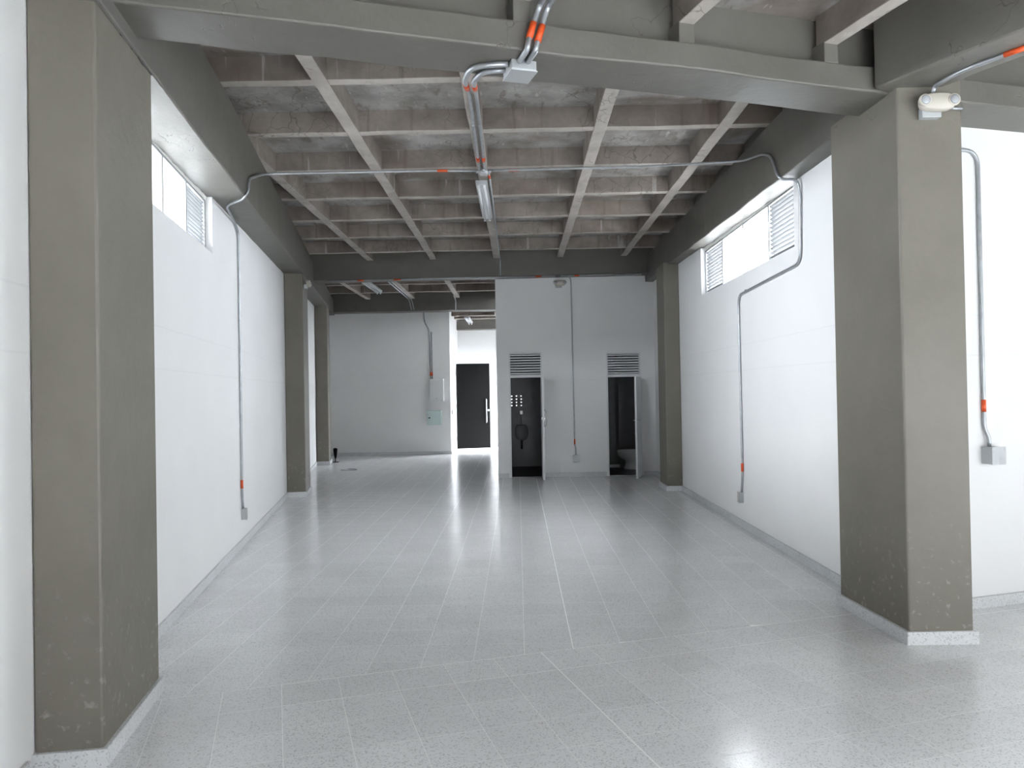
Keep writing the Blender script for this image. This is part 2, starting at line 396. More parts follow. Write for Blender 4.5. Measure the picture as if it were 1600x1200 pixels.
# ------------------------------------------------------------------ walls
WIN_L = (4.36, 7.17, 3.0, 3.9); WIN_R = (7.25, 10.92, 2.975, 3.95)
tag(holed_wall('wall_left', frL, -3.55, 23.7, -.02, 3.9, .12, [WIN_L], WALL), 'long white wall on the left with a high window strip', 'wall', 'structure')
tag(holed_wall('wall_right', frR, 5.82, 17.05, -.02, 3.95, .12, [WIN_R], WALL), 'long white wall on the right with a high window strip', 'wall', 'structure')
tag(holed_wall('wall_front_right', frRF, 4.28, 8.6, -.02, 3.62, .12, [], WALL), 'short white wall right of the near right pillar', 'wall', 'structure')
tag(holed_wall('partition', frP, -.40, 2.64, -.02, 3.86, .14, [(-.165, .475, -.02, 2.40), (1.705, 2.365, -.02, 2.37)], WALL), 'white washroom partition wall with two narrow doorways', 'wall', 'structure')
tag(holed_wall('wall_back', frB, -5.3, -1.82, -.02, 3.9, .15, [], WALL), 'grey-white back wall carrying the electrical panels', 'wall', 'structure')
tag(mk_box('wall_corridor_left', (-1.97, 20.86, -.02), (-1.82, 23.5, 4.0), WALL), 'bright narrow wall return left of the black door', 'wall', 'structure')
tag(holed_wall('wall_far', frW, -2.1, .42, -.02, 4.0, .15, [], WALL), 'brightly lit white wall behind the black door', 'wall', 'structure')
# glazed courtyard side that lights the far room
tag(holed_wall('wall_courtyard', lambda t, n, z: (.42-n, t, z), 17.06, 23.5, -.02, 4.2, .15, [(21.7, 22.8, .0, 3.0)], WALL), 'white courtyard wall of the far room', 'wall', 'structure')
tag(holed_wall('wall_near_right', lambda t, n, z: (*FU(8.6-n, t), z), VF, 4.4, -.02, 4.2, .15, [], WALL), 'white side wall of the front room', 'wall', 'structure')
# washrooms
tag(mk_box('wall_washroom_left', (-.40, 14.88, -.02), (-.28, 16.9, 3.86), WALL), 'white outer side wall of the washrooms', 'wall', 'structure')
bm = bmesh.new(); box_f(bm, W0, (-.28, 14.89, -.02), (-.24, 16.9, 2.7)); tag(from_bm('wall_washroom_lining', bm, DARKTILE), 'dark tiled side of the left washroom', 'wall', 'structure')
tag(mk_box('wall_washroom_middle', (.78, 14.88, -.02), (1.45, 16.9, 3.0), DARKTILE), 'dark tiled wall between the two washrooms', 'wall', 'structure')
tag(holed_wall('wall_washroom_back', lambda t, n, z: (t, 16.9-n, z), -.40, 2.64, -.02, 4.2, .15, [(-.20, .14, 1.30, 1.62)], DARKTILE), 'dark tiled rear wall of the washrooms', 'wall', 'structure')
tag(mk_box('wall_shower', (2.14, 16.35, -.02), (2.64, 16.9, 3.0), DARKTILE), 'dark tiled block behind the toilet', 'wall', 'structure')
tag(mk_box('ceiling_washroom', (-.40, 14.88, 2.7), (2.64, 16.9, 2.8), WALL), 'unseen low washroom ceiling added to keep the rooms dark', 'ceiling', 'structure')  # out of view; added to keep light out of the washrooms
tag(mk_box('floor_washroom', (-.28, 14.88, -.02), (2.64, 16.9, .002), DARKFLOOR), 'dark washroom floor', 'floor', 'structure')

# ------------------------------------------------------------------ windows (frame, panes, louvre slats)
def window(name, fr, t0, t1, z0, z1, label, hi_, lo_):
    """four bays: louvre, glass, glass, louvre. fr(t,n,z); set back .06"""
    root = empty(name, fr(t0, -.06, z0)); tag(root, label, 'window', 'structure')
    inv = root.matrix_world.inverted()
    g = lambda t, n, z: inv @ Vector(fr(t, n, z))
    wd = (t1-t0)/4; bm = bmesh.new(); n0, n1 = -.115, -.06
    e = .022
    box_f(bm, g, (t0, n0, z0), (t1, n1, z0+e)); box_f(bm, g, (t0, n0, z1-e), (t1, n1, z1))
    from_bm('window_rail', bm, ALU, root)
    for k in range(5):
        t = t0 + wd*k; q = e if k in (0, 4) else e*.8
        a, b = (t, t+2*q) if k == 0 else ((t-2*q, t) if k == 4 else (t-q, t+q))
        mk_box('mullion', (a, n0, z0+e), (b, n1, z1-e), ALU, root, g)
    for k in (1, 2):
        mk_box('pane', (t0+wd*k+e*.5, -.090, z0+e), (t0+wd*(k+1)-e*.5, -.086, z1-e), GLASS, root, g)
    for k in (0, 3):
        a, b = t0+wd*k+e*(2 if k == 0 else .5), t0+wd*(k+1)-e*(.5 if k == 0 else 2)
        nsl = 13; ph = (z1-z0-2*e)/nsl
        for i in range(nsl):
            zc = z0+e+ph*(i+.5); bm = bmesh.new()
            vs = [bm.verts.new(g(t, n, z)) for t in (a, b) for n, z in ((-.070, zc+hi_), (-.104, zc+lo_), (-.104, zc+lo_+.0025), (-.070, zc+hi_+.0025))]
            bm.faces.new(vs[:4]); bm.faces.new(vs[:3:-1])
            for i2 in range(4): bm.faces.new((vs[i2], vs[(i2+1) % 4], vs[4+(i2+1) % 4], vs[4+i2]))
            from_bm('slat', bm, SLATM, root)
    return root
window('window_1', frL, WIN_L[0], WIN_L[1], WIN_L[2], 3.50, 'high louvred window strip under the left beam', .007, -.0125)
window('window_2', frR, WIN_R[0], WIN_R[1], WIN_R[2], 3.60, 'high louvred window strip under the right beam', .0115, -.0165)
# packing of rough plaster between each window head and the beam soffit
def packing(name, fr, t0, t1, z0, lab):
    bm = bmesh.new(); n = 40; prev = None
    for i in range(n+1):
        t = t0+(t1-t0)*i/n; j = noise.noise(Vector((t*5, 0, 0)))*.02; k = noise.noise(Vector((t*11, 4, 0)))*.012
        r = [bm.verts.new(fr(t, a, z)) for a, z in ((-.118, z0), (-.05+k, z0), (-.03+j+k, z0+.12), (-.118, z0+.12))]
        if prev:
            for q in range(4): bm.faces.new((prev[q], prev[(q+1) % 4], r[(q+1) % 4], r[q]))
        else: bm.faces.new(r)
        prev = r
    bm.faces.new(prev[::-1]); tag(from_bm(name, bm, PLASTER), lab, 'trim', 'structure')
packing('trim_1', frL, WIN_L[0], WIN_L[1], 3.50, 'rough white plaster packing above the left window strip')
packing('trim_2', frR, WIN_R[0], WIN_R[1], 3.60, 'rough white plaster packing above the right window strip')

# courtyard glazing: glass doors wall
gz = empty('window_3', (.49, 21.7, 0)); tag(gz, 'glazed courtyard opening of the far room', 'window', 'structure')
for k in range(3):
    mk_box('mullion', (-.02, 0.55*k-.03 if k else 0, 0), (.03, 0.55*k+.03 if k < 2 else 1.1, 3.0), ALU, gz)
for k in range(2): mk_box('pane', (0, 0.55*k+.03, .02), (.006, 0.55*(k+1)-.03, 2.98), GLASS, gz)

# ------------------------------------------------------------------ pillars with their skirtings
def pillar(corners, ztop, label):
    o = mk_prism('pillar', corners, 0, ztop, PAINT); bevel(o, .012)
    tag(o, label, 'pillar', 'structure')
    c = Vector((sum(x for x, y in corners)/4, sum(y for x, y in corners)/4))
    # offset outward by .022 for the skirting
    pts = []; n = len(corners)
    for i in range(n):
        a, b, d_ = Vector(corners[i-1]), Vector(corners[i]), Vector(corners[(i+1) % n])
        e1, e2 = (b-a).normalized(), (d_-b).normalized()
        n1, n2 = Vector((e1.y, -e1.x)), Vector((e2.y, -e2.x))
        if n1.dot(b-c) < 0: n1, n2 = -n1, -n2
        k = (n1+n2).normalized(); pts.append(b + k*.022/max(.3, k.dot(n1)))
    s = mk_prism('skirting', [tuple(p) for p in pts], 0, .085, SKIRT, o); bevel(s, .003, 1)
    return o
def pl_left(y0, y1, prot): return [LW(y0, prot), LW(y1, prot), LW(y1, .003), LW(y0, .003)]
def lp(y, n):                                                  # left frame with square ends
    return LW(y, n)
def left_pillar(y0, dep, prot, zt, lab):
    # front face square to the wall: keep along-wall coordinate fixed
    b0, b1 = Vector(LW(y0)), Vector(LW(y0+dep*cL)); nn = Vector((cL, sL))
    off = nn*prot; q = nn*.003
    return pillar([tuple(b0+off), tuple(b1+off), tuple(b1+q), tuple(b0+q)], zt, lab)
near_pillar = left_pillar(3.40, .87, .29, 3.50, 'near left taupe painted concrete pillar')
# broken mortar edge where the near pillar meets the beams
cm = bmesh.new(); prev = None
for i in range(27):
    t = i/26; y = 3.42+.83*t; p = Vector(LW(y, .292)); zc_ = 3.475+.012*noise.noise(Vector((y*9, 0, 0))); hw = .004+.012*abs(noise.noise(Vector((y*14, 3, 0)))); e_ = .004+.006*abs(noise.noise(Vector((y*20, 7, 0))))
    ring = [cm.verts.new((p.x+a*cL, p.y+a*sL, zc_+b)) for a, b in ((0, -hw), (e_, -hw*.6), (e_, hw*.6), (0, hw))]
    if prev:
        for k in range(4): cm.faces.new((prev[k], prev[(k+1) % 4], ring[(k+1) % 4], ring[k]))
    else: cm.faces.new(ring)
    prev = ring
cm.faces.new(prev[::-1])
from_bm('broken_mortar_edge', cm, mat('dark_loose_mortar', (.05, .047, .043), .9, 0, .6, 40, .4, 30), near_pillar)
left_pillar(12.42, .80, .30, 3.68, 'middle left taupe concrete pillar under the cross beam')
left_pillar(18.05, .80, .29, 3.79, 'farthest left taupe concrete pillar by the back wall')
pillar([(2.457, 4.905), (2.868, 4.905), (2.868, 5.815), (2.405, 5.815)], 3.62, 'near right taupe painted concrete pillar with the emergency light')
pillar([(2.392, 12.42), (2.637, 12.42), (2.637, 13.05), (2.392, 13.05)], 3.70, 'far right taupe concrete pillar before the washroom wall')

# ------------------------------------------------------------------ beams
yL0, yL1 = 2.6, 21.2
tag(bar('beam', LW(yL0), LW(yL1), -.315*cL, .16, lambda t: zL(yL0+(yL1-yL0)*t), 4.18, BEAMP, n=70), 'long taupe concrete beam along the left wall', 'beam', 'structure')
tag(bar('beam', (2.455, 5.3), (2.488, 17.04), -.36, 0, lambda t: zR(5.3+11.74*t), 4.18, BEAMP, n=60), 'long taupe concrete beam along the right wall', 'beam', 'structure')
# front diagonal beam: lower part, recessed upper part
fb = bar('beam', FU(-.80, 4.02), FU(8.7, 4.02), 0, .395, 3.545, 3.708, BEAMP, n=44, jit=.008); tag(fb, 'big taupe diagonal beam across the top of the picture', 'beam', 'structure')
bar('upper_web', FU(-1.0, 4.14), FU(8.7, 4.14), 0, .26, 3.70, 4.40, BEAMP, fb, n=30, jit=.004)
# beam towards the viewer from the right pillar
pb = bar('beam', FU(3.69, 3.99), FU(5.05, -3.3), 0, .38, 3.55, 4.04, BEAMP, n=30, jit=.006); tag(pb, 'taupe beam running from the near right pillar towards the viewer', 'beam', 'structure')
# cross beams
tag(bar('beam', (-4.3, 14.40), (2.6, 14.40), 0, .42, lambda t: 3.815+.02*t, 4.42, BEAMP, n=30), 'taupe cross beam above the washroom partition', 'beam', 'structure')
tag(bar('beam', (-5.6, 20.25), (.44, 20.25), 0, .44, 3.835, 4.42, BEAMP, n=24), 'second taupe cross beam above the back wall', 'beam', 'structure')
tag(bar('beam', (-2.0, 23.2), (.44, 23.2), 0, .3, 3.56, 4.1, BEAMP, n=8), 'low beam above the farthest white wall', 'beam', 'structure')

# ------------------------------------------------------------------ waffle ceiling
ceil = tag(mk_prism('ceiling', [FU(-3.4, 4.3), FU(3.2, 4.3), (2.95, 5.6), (2.95, 17.05), (.46, 17.05), (.46, 23.9), (-6.6, 23.9)], 4.375, 4.60, SLAB), 'raw stained concrete waffle slab over the main room', 'ceiling', 'structure')
XR = [-3.92, -2.735, -1.545, -.355, .835, 2.03]
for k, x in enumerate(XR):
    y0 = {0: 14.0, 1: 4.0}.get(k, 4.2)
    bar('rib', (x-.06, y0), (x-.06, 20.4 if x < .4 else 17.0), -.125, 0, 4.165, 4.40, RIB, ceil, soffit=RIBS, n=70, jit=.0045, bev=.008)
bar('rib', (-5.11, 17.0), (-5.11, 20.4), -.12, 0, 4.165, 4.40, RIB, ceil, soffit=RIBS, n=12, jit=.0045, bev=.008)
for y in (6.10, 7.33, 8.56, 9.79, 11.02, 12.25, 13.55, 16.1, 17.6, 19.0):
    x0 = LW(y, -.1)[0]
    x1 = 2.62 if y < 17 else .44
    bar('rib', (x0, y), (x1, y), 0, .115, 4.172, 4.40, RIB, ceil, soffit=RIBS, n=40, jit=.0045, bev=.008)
# upper, set-back faces of the side beams
bar('beam_shoulder', LW(4.0, .19), LW(20.6, .19), 0, .3, 4.15, 4.40, BEAMP, ceil, n=40, jit=.004)
bar('beam_shoulder', (2.58, 5.4), (2.58, 17.0), -.3, 0, 4.15, 4.40, BEAMP, ceil, n=40, jit=.004)
# front room: lower waffle, square to the facade
c2 = tag(mk_prism('ceiling_front', [FU(-3.4, VF-.1), FU(9.1, VF-.1), FU(9.1, 4.3), FU(-3.4, 4.3)], 4.015, 4.12, SLAB), 'lower raw concrete slab above the front room', 'ceiling', 'structure')
for k in range(-4, 7):
    u = 2.31+1.03*k
    if 3.5 < u < 3.9: continue
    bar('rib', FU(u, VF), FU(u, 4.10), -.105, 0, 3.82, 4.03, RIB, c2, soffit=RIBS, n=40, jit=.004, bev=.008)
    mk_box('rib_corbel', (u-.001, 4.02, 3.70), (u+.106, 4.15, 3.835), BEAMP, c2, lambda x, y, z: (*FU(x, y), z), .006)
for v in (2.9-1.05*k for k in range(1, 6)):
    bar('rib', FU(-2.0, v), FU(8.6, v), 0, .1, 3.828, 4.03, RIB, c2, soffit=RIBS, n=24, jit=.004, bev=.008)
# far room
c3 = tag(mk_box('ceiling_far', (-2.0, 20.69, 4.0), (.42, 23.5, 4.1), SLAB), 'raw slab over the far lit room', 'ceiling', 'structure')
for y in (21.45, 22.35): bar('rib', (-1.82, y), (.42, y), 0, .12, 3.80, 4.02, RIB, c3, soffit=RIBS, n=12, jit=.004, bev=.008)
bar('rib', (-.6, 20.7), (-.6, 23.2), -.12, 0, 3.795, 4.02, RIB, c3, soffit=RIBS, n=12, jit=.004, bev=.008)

# ------------------------------------------------------------------ baseboards
def base(name, fr, t0, t1, lab):
    tag(mk_box(name, (t0, .0005, 0), (t1, .020, .085), SKIRT, None, fr, .003), lab, 'baseboard', 'structure')
def base_left(name, t0, t1, lab): base(name, frL, t0, t1, lab)
base_left('baseboard_left', 4.30, 12.38, 'pale terrazzo baseboard along the left wall')
base_left('baseboard_left_near', -3.3, 3.33, 'pale terrazzo baseboard left of the near pillar')
base_left('baseboard_left_middle', 13.26, 18.0, 'pale terrazzo baseboard between the two far left pillars')
base_left('baseboard_left_back', 18.90, 20.68, 'pale terrazzo baseboard behind the farthest pillar')
base('baseboard_right', frR, 5.85, 12.39, 'pale terrazzo baseboard along the right wall')
base('baseboard_right_far', frR, 13.08, 14.72, 'pale terrazzo baseboard between far right pillar and partition')
base('baseboard_front_right', frRF, 4.40, 8.55, 'pale terrazzo baseboard right of the near right pillar')
base('baseboard_back', frB, -5.25, -1.80, 'terrazzo baseboard along the back wall')
base('baseboard_far', frW, -.80, .40, 'terrazzo baseboard of the far white wall')
base('baseboard_partition_left', frP, -.40, -.19, 'short baseboard left of the first washroom door')
base('baseboard_partition', frP, .50, 1.68, 'baseboard between the two washroom doors')
base('baseboard_partition_right', frP, 2.39, 2.62, 'baseboard right of the second washroom door')

# ------------------------------------------------------------------ washroom doors
def washroom(idx, x0, x1, ztr, ztop, fx, fy, lab_d, lab_leaf, lab_l):
    root = empty(f'door_{idx}', (x0, 14.74, 0)); tag(root, lab_d, 'door frame', 'structure')
    def bx(nm, a, b, m=DOORM, par=root): return mk_box(nm, (a[0]-x0, a[1], a[2]), (b[0]-x0, b[1], b[2]), m, par, W0, .002)
    e = .028
    bx('jamb', (x0, -.02, 0), (x0+e, .10, ztop)); bx('jamb', (x1-e, -.02, 0), (x1, .10, ztop))
    bx('frame_head', (x0+e, -.02, ztop-e), (x1-e, .10, ztop)); bx('transom', (x0+e, -.02, ztr-.012), (x1-e, .10, ztr+.04))
    n = 8; z0, z1 = ztr+.04, ztop-e; ph = (z1-z0)/n
    for i in range(n):
        zc = z0+ph*(i+.55); bm = bmesh.new()
        vs = [bm.verts.new((x-x0, y, z)) for x in (x0+e, x1-e) for y, z in ((-.012, zc-.014), (.022, zc+.012), (.022, zc+.016), (-.012, zc+.006))]
        bm.faces.new(vs[:4]); bm.faces.new(vs[:3:-1])
        for q in range(4): bm.faces.new((vs[q], vs[(q+1) % 4], vs[4+(q+1) % 4], vs[4+q]))
        from_bm('slat', bm, DOORM, root)
    # leaf: hinged on the right jamb, swung out into the hall
    hx, hy = x1-.02, 14.715
    dv = Vector((fx-hx, fy-hy)); L = dv.length; ang = math.atan2(dv.y, dv.x)
    leaf = empty('washroom_door', (hx, hy, 0)); leaf.rotation_euler.z = ang; bpy.context.view_layer.update()
    tag(leaf, lab_leaf, 'door', None, 'open washroom doors')
    # local: x along leaf; +y is the face towards the right wall
    mk_box('leaf', (.004, -.018, .012), (L, .018, ztr-.02), DOORM, leaf, W0, .003)
    for z in (.25, 1.65): mk_tube('hinge', [(.0, 0, z-.05), (.0, 0, z+.05)], .008, STEEL, leaf, 0, 8)
    return leaf, L
l1, L1 = washroom(1, -.165, .475, 1.93, 2.40, .462, 14.13, 'first washroom doorway, left, with a louvre above', 'white washroom door standing open edge-on, left one', '')
mk_tube('door_pull', [(L1-.07, .018, 1.00), (L1-.07, .06, 1.02), (L1-.07, .06, 1.28), (L1-.07, .018, 1.30)], .010, STEEL, l1, .03)
mk_box('lock', (L1-.03, -.03, 1.12), (L1-.005, .03, 1.17), STEEL, l1)
l2, L2 = washroom(2, 1.705, 2.365, 1.91, 2.37, 2.165, 14.13, 'second washroom doorway, right, with a louvre above', 'white washroom door half open beside the far right pillar', '')
mk_tube('door_lever', [(L2-.07, .018, 1.08), (L2-.07, .06, 1.08), (L2-.19, .06, 1.08)], .010, STEEL, l2, .02)
mk_tube('lever_inside', [(L2-.07, -.018, 1.08), (L2-.07, -.055, 1.08), (L2-.17, -.055, 1.08)], .010, STEEL, l2, .02)
lathe('lock', [(.022, 0), (.022, .012), (.012, .02)], STEEL, l2, (L2-.07, .018, .92), 'y')
S2 = None

# ------------------------------------------------------------------ washroom fittings
def loft(name, rings, m, parent=None, seg=24, cap=True):
    bm = bmesh.new(); R = []
    for cxx, cyy, z, rx, ry in rings:
        R.append([bm.verts.new((cxx+rx*math.cos(2*math.pi*k/seg), cyy+ry*math.sin(2*math.pi*k/seg), z)) for k in range(seg)])
    for a, b in zip(R, R[1:]):
        for k in range(seg): bm.faces.new((a[k], a[(k+1) % seg], b[(k+1) % seg], b[k]))
    bm.faces.new(R[0]); bm.faces.new(R[-1][::-1])
    return from_bm(name, bm, m, parent, True)
ur = empty('urinal', (.07, 16.89, .55)); tag(ur, 'small rounded wall urinal inside the left washroom', 'urinal')
loft('urinal_bowl', [(0, -.05, .03, .04, .04), (0, -.10, .06, .10, .09), (0, -.12, .14, .135, .12), (0, -.125, .24, .14, .13), (0, -.11, .33, .125, .11), (0, -.09, .37, .10, .088), (0, -.09, .36, .085, .075), (0, -.1, .22, .09, .08), (0, -.1, .12, .03, .03)], PORC, ur)
mk_tube('waste_trap', [(0, -.06, .05), (0, -.06, -.07), (0, -.10, -.11), (0, -.05, -.15), (0, -.002, -.11)], .022, DARK, ur, .03)
mk_tube('flush_pipe', [(0, -.04, .60), (0, -.05, .36)], .010, STEEL, ur)
mk_box('flush_valve', (-.03, -.06, .60), (.03, -.002, .68), STEEL, ur, W0, .006)

tl = empty('toilet', (2.30, 15.95, .002)); tag(tl, 'white toilet half hidden behind the open right washroom door', 'toilet')
loft('pedestal', [(.06, 0, 0, .19, .115), (.06, 0, .03, .185, .11), (.07, 0, .12, .16, .095), (.06, 0, .19, .165, .10), (.01, 0, .23, .20, .13), (-.01, 0, .29, .235, .165), (-.015, 0, .35, .245, .18), (-.015, 0, .37, .245, .18)], PORC, tl)
loft('toilet_seat', [(-.015, 0, .372, .255, .19), (-.015, 0, .39, .255, .19)], PORC, tl)
loft('toilet_lid', [(-.01, 0, .392, .245, .185), (-.01, 0, .412, .24, .18)], PORC, tl)
mk_box('cistern', (.15, -.20, .34), (.33, .20, .70), PORC, tl, W0, .02)
mk_box('cistern_lid', (.14, -.21, .70), (.335, .21, .73), PORC, tl, W0, .008)
tag(mk_box('shower_kerb', (1.46, 16.32, .003), (2.14, 16.38, .07), PORC, None, W0, .005), 'low white kerb on the right washroom floor', 'kerb')
# ventilation block with twelve square holes
vb = holed_wall('ventilation_block', lambda t, n, z: (t, 16.92-n, z), -.20, .14, 1.30, 1.62, .10,
    [(-.20+.05+i*.105, -.20+.05+i*.105+.026, 1.30+.035+j*.07, 1.30+.035+j*.07+.020) for i in range(3) for j in range(4)], DARKTILE)
tag(vb, 'pierced ventilation block glowing in the left washroom wall', 'vent')

# ------------------------------------------------------------------ black door of the far room
bd = empty('black_door', (-1.79, 22.45, 0)); bd.rotation_euler.z = .20; bpy.context.view_layer.update()
tag(bd, 'tall black door leaf at the end of the hall', 'door')
mk_box('leaf', (0, 0, .012), (.985, .045, 2.50), BLACK, bd, W0, .003)
mk_tube('pull_bar', [(.87, -.002, .75), (.87, -.05, .78), (.87, -.05, 1.42), (.87, -.002, 1.45)], .014, STEEL, bd, .02)
lathe('lock', [(.03, 0), (.03, .012), (.018, .02)], STEEL, bd, (.935, 0, 1.12), 'y')
for z in (.3, 1.25, 2.2): mk_tube('hinge', [(-.008, .02, z-.06), (-.008, .02, z+.06)], .010, STEEL, bd, 0, 8)

# ------------------------------------------------------------------ electrical: conduits, boxes, lights
def saddle(parent, p, r=.02, axis='z'):
    """small pipe strap: band around the tube with two ears"""
    o = {'z': (r+.016, r*.9, .010), 'x': (.010, r*.9, r+.016), 'y': (r+.016, .010, r*.9)}[axis]
    p = Vector(p); return mk_box('strap', tuple(p-Vector(o)), tuple(p+Vector(o)), GALV, parent, W0, .003)
def conduit(paths, label, tapes=(), r=.0127, fr=.09, straps=(), couplings=(), group=None):
    root = empty('conduit', paths[0][0]); base_ = Vector(paths[0][0]); tag(root, label, 'conduit', None, group)
    for p in paths:
        mk_tube('pipe', [Vector(q)-base_ for q in p], r, GALV, root, fr)
    for a, b in tapes: mk_tube('tape', [Vector(a)-base_, Vector(b)-base_], r*1.18, TAPE, root)
    for a, b in couplings: mk_tube('coupling', [Vector(a)-base_, Vector(b)-base_], r*1.5, GALV, root)
    for s in straps: saddle(root, Vector(s[0])-base_, r, s[1])
    return root
def jbox(name, fr, c, sx_, sz, dep, label, cat, m=BOXM, socket=False, group=None):
    """box on a wall: fr(t,n,z)"""
    root = empty(name, fr(c[0], 0, c[1])); tag(root, label, cat, None, group)
    inv = root.matrix_world.inverted(); g = lambda t, n, z: inv @ Vector(fr(t, n, z))
    t, z = c
    mk_box('back_box', (t-sx_/2, .001, z-sz/2), (t+sx_/2, dep, z+sz/2), m, root, g, .004)
    mk_box('cover_plate', (t-sx_/2-.003, dep, z-sz/2-.003), (t+sx_/2+.003, dep+.006, z+sz/2+.003), m if not socket else BOXM, root, g, .002)
    if socket:
        for dz in (-.026, .026):
            mk_box('socket', (t-.02, dep+.006, z+dz-.018), (t+.02, dep+.009, z+dz+.018), PLASTIC, root, g, .002)
    else:
        for a in (-1, 1):
            for b in (-1, 1): mk_box('screw', (t+a*(sx_/2-.014)-.003, dep+.006, z+b*(sz/2-.014)-.003), (t+a*(sx_/2-.014)+.003, dep+.009, z+b*(sz/2-.014)+.003), STEEL, root, g)
    return root
R0 = .0127
zr = 4.165 - R0 - .004                                          # conduit height under the ribs
yb = 8.62                                                      # depth of the transverse run
# left wall drop and transverse run (left half)
Lx = lambda y, n=.018: LW(y, n)
inX = LW(7.30, .315+.02)
fx = .338/cL
a = [(*LW(8.44, .018), .42), (*LW(8.40, .018), .58), (*LW(8.39, .018), 3.45), (*LW(8.2, .02), 3.515), (-2.80, 7.40, 3.508), (-2.56, 7.20, 3.512), (-2.502, 7.17, 3.57), (-2.516, 7.25, 3.72), (-2.61, 7.95, 3.965), (-.95, 8.58, zr), (-.40, yb, zr)]
conduit([a], 'thin steel conduit from the left wall socket up and across under the ribs', [((*LW(8.39, .018), .735), (*LW(8.39, .018), .645)), ((-.86, 8.585, zr), (-.745, 8.592, zr))], fr=.16,
        straps=[((*LW(8.39, .018), 2.2), 'x'), ((-1.6, yb, zr), 'y')])
jbox('socket_box', frL, (8.45, .355), .075, .12, .05, 'grey socket box low on the left wall', 'socket', socket=True)
# right half and right wall drop
a = [(-.28, yb, zr), (.9, yb-.02, zr), (1.45, 8.55, zr-.01), (2.39, 8.02, 4.02), (2.428, 7.45, 3.92), (2.432, 7.22, 3.82), (2.432, 7.05, zR(7)-.024), (2.60, 7.03, zR(7)-.03), (2.622, 7.03, 3.42), (2.622, 7.06, 2.79), (2.622, 9.06, 2.74), (2.622, 9.04, .62), (2.622, 9.09, .42)]
conduit([a], 'thin steel conduit across under the ribs and round the right window', [((-.06, yb, zr), (.06, yb, zr)), ((2.622, 9.04, .76), (2.622, 9.04, .665))], fr=.14,
        straps=[((1.0, yb, zr), 'y'), ((2.622, 8.70, 2.75), 'z')])
jbox('socket_box', frR, (9.10, .355), .075, .12, .05, 'grey socket box low on the right wall', 'socket', socket=True)
# central pair from the front beam, along the middle rib
zs = 3.545-.02
pairs = [([(-.02, 4.367, zs), (-.23, 4.385, zs), (-.283, 4.58, zs+.01), (-.291, 4.74, 3.57), (-.326, 5.6, 3.87), (-.362, 6.45, zr), (-.385, yb-.05, zr)],
          'left pipe of the twin conduits along the middle rib', [(.045, 4.33, zs), (.085, 4.19, zs), (.097, 4.193, 3.59), (.16, 4.213, 3.785), (1.03, 1.4, 3.795), (1.9, -1.4, 3.795)], (.097, 4.193, 3.59), (.124, 4.201, 3.68)),
         ([(-.02, 4.45, zs), (-.17, 4.46, zs), (-.228, 4.60, zs+.008), (-.238, 4.76, 3.57), (-.272, 5.6, 3.87), (-.303, 6.45, zr), (-.325, yb-.05, zr)],
          'right pipe of the twin conduits along the middle rib', [(.09, 4.34, zs), (.131, 4.205, zs), (.143, 4.207, 3.575), (.206, 4.227, 3.785), (1.08, 1.4, 3.795), (1.95, -1.4, 3.795)], (.143, 4.207, 3.575), (.172, 4.216, 3.67))]
for k, (a, nm, b, t0_, t1_) in enumerate(pairs):
    p3, p4 = Vector(a[3]), Vector(a[4]); x = a[-1][0]
    conduit([a], nm, [(p3.lerp(p4, .12), p3.lerp(p4, .85)), ((x+.003, 8.12, zr), (x+.002, 8.25, zr))], r=.0165, fr=.12, straps=[((a[-2][0]-.01, 7.1, zr), 'x')])
    conduit([b], ('left' if k == 0 else 'right')+' riser conduit crossing the front beam at the picture top', [(t0_, t1_)], r=.0165, fr=.06)
bx = empty('junction_box', (.045, 4.43, 3.543)); tag(bx, 'square grey junction box under the big front beam', 'junction box')
bx.rotation_euler.z = TFA; bpy.context.view_layer.update()
mk_box('back_box', (-.075, -.085, -.06), (.075, .085, -.001), BOXM, bx, W0, .006); mk_box('cover_plate', (-.08, -.09, -.067), (.08, .09, -.06), BOXM, bx, W0, .003)
# box at the crossing
jb = empty('junction_box', (-.34, yb, zr+.012)); tag(jb, 'small octagonal junction box where the ceiling conduits cross', 'junction box')
lathe('back_box', [(.052, 0), (.055, -.005), (.055, -.05), (.048, -.055)], BOXM, jb, (0, 0, .0), 'z', 8)
for dx, dy in ((1, 0), (-1, 0), (0, 1), (0, -1)): mk_tube('connector', [(dx*.05, dy*.05, -.022), (dx*.085, dy*.085, -.022)], .018, GALV, jb)
mk_box('cover_plate', (-.04, -.04, -.062), (.04, .04, -.055), STEEL, jb, W0, .003)
# single pipe on to the cross beam and down its face
xb = -.285
conduit([[(xb, yb+.06, zr), (xb, 14.34, zr), (xb, 14.375, 4.10), (xb, 14.38, 3.84)]], 'single conduit along the middle rib to the cross beam', [((xb, 8.78, zr), (xb, 8.92, zr))], fr=.08, straps=[((xb, 12.3, zr), 'x')])
zc = 3.805
conduit([[(-3.55, 14.385, zc-.01), (.74, 14.385, zc+.004)]], 'conduit along the bottom of the cross beam, left stretch', [((-2.98, 14.385, zc-.01), (-2.86, 14.385, zc-.01)), ((-2.30, 14.385, zc-.008), (-2.16, 14.385, zc-.008)), ((.37, 14.385, zc+.002), (.48, 14.385, zc+.002))], fr=.05)
conduit([[(.84, 14.385, zc+.004), (2.36, 14.385, zc+.012)]], 'conduit along the bottom of the cross beam, right stretch', [((1.10, 14.385, zc+.006), (1.19, 14.385, zc+.006))], fr=.05)
conduit([[(1.00, 14.44, zc-.004), (1.045, 14.62, zc-.01), (1.06, 14.722, 3.72), (1.075, 14.722, .62), (1.093, 14.722, .55), (1.093, 14.722, .41)]], 'thin conduit down the partition between the washroom doors',
        [((1.0748, 14.722, .72), (1.0748, 14.722, .62))], fr=.06)
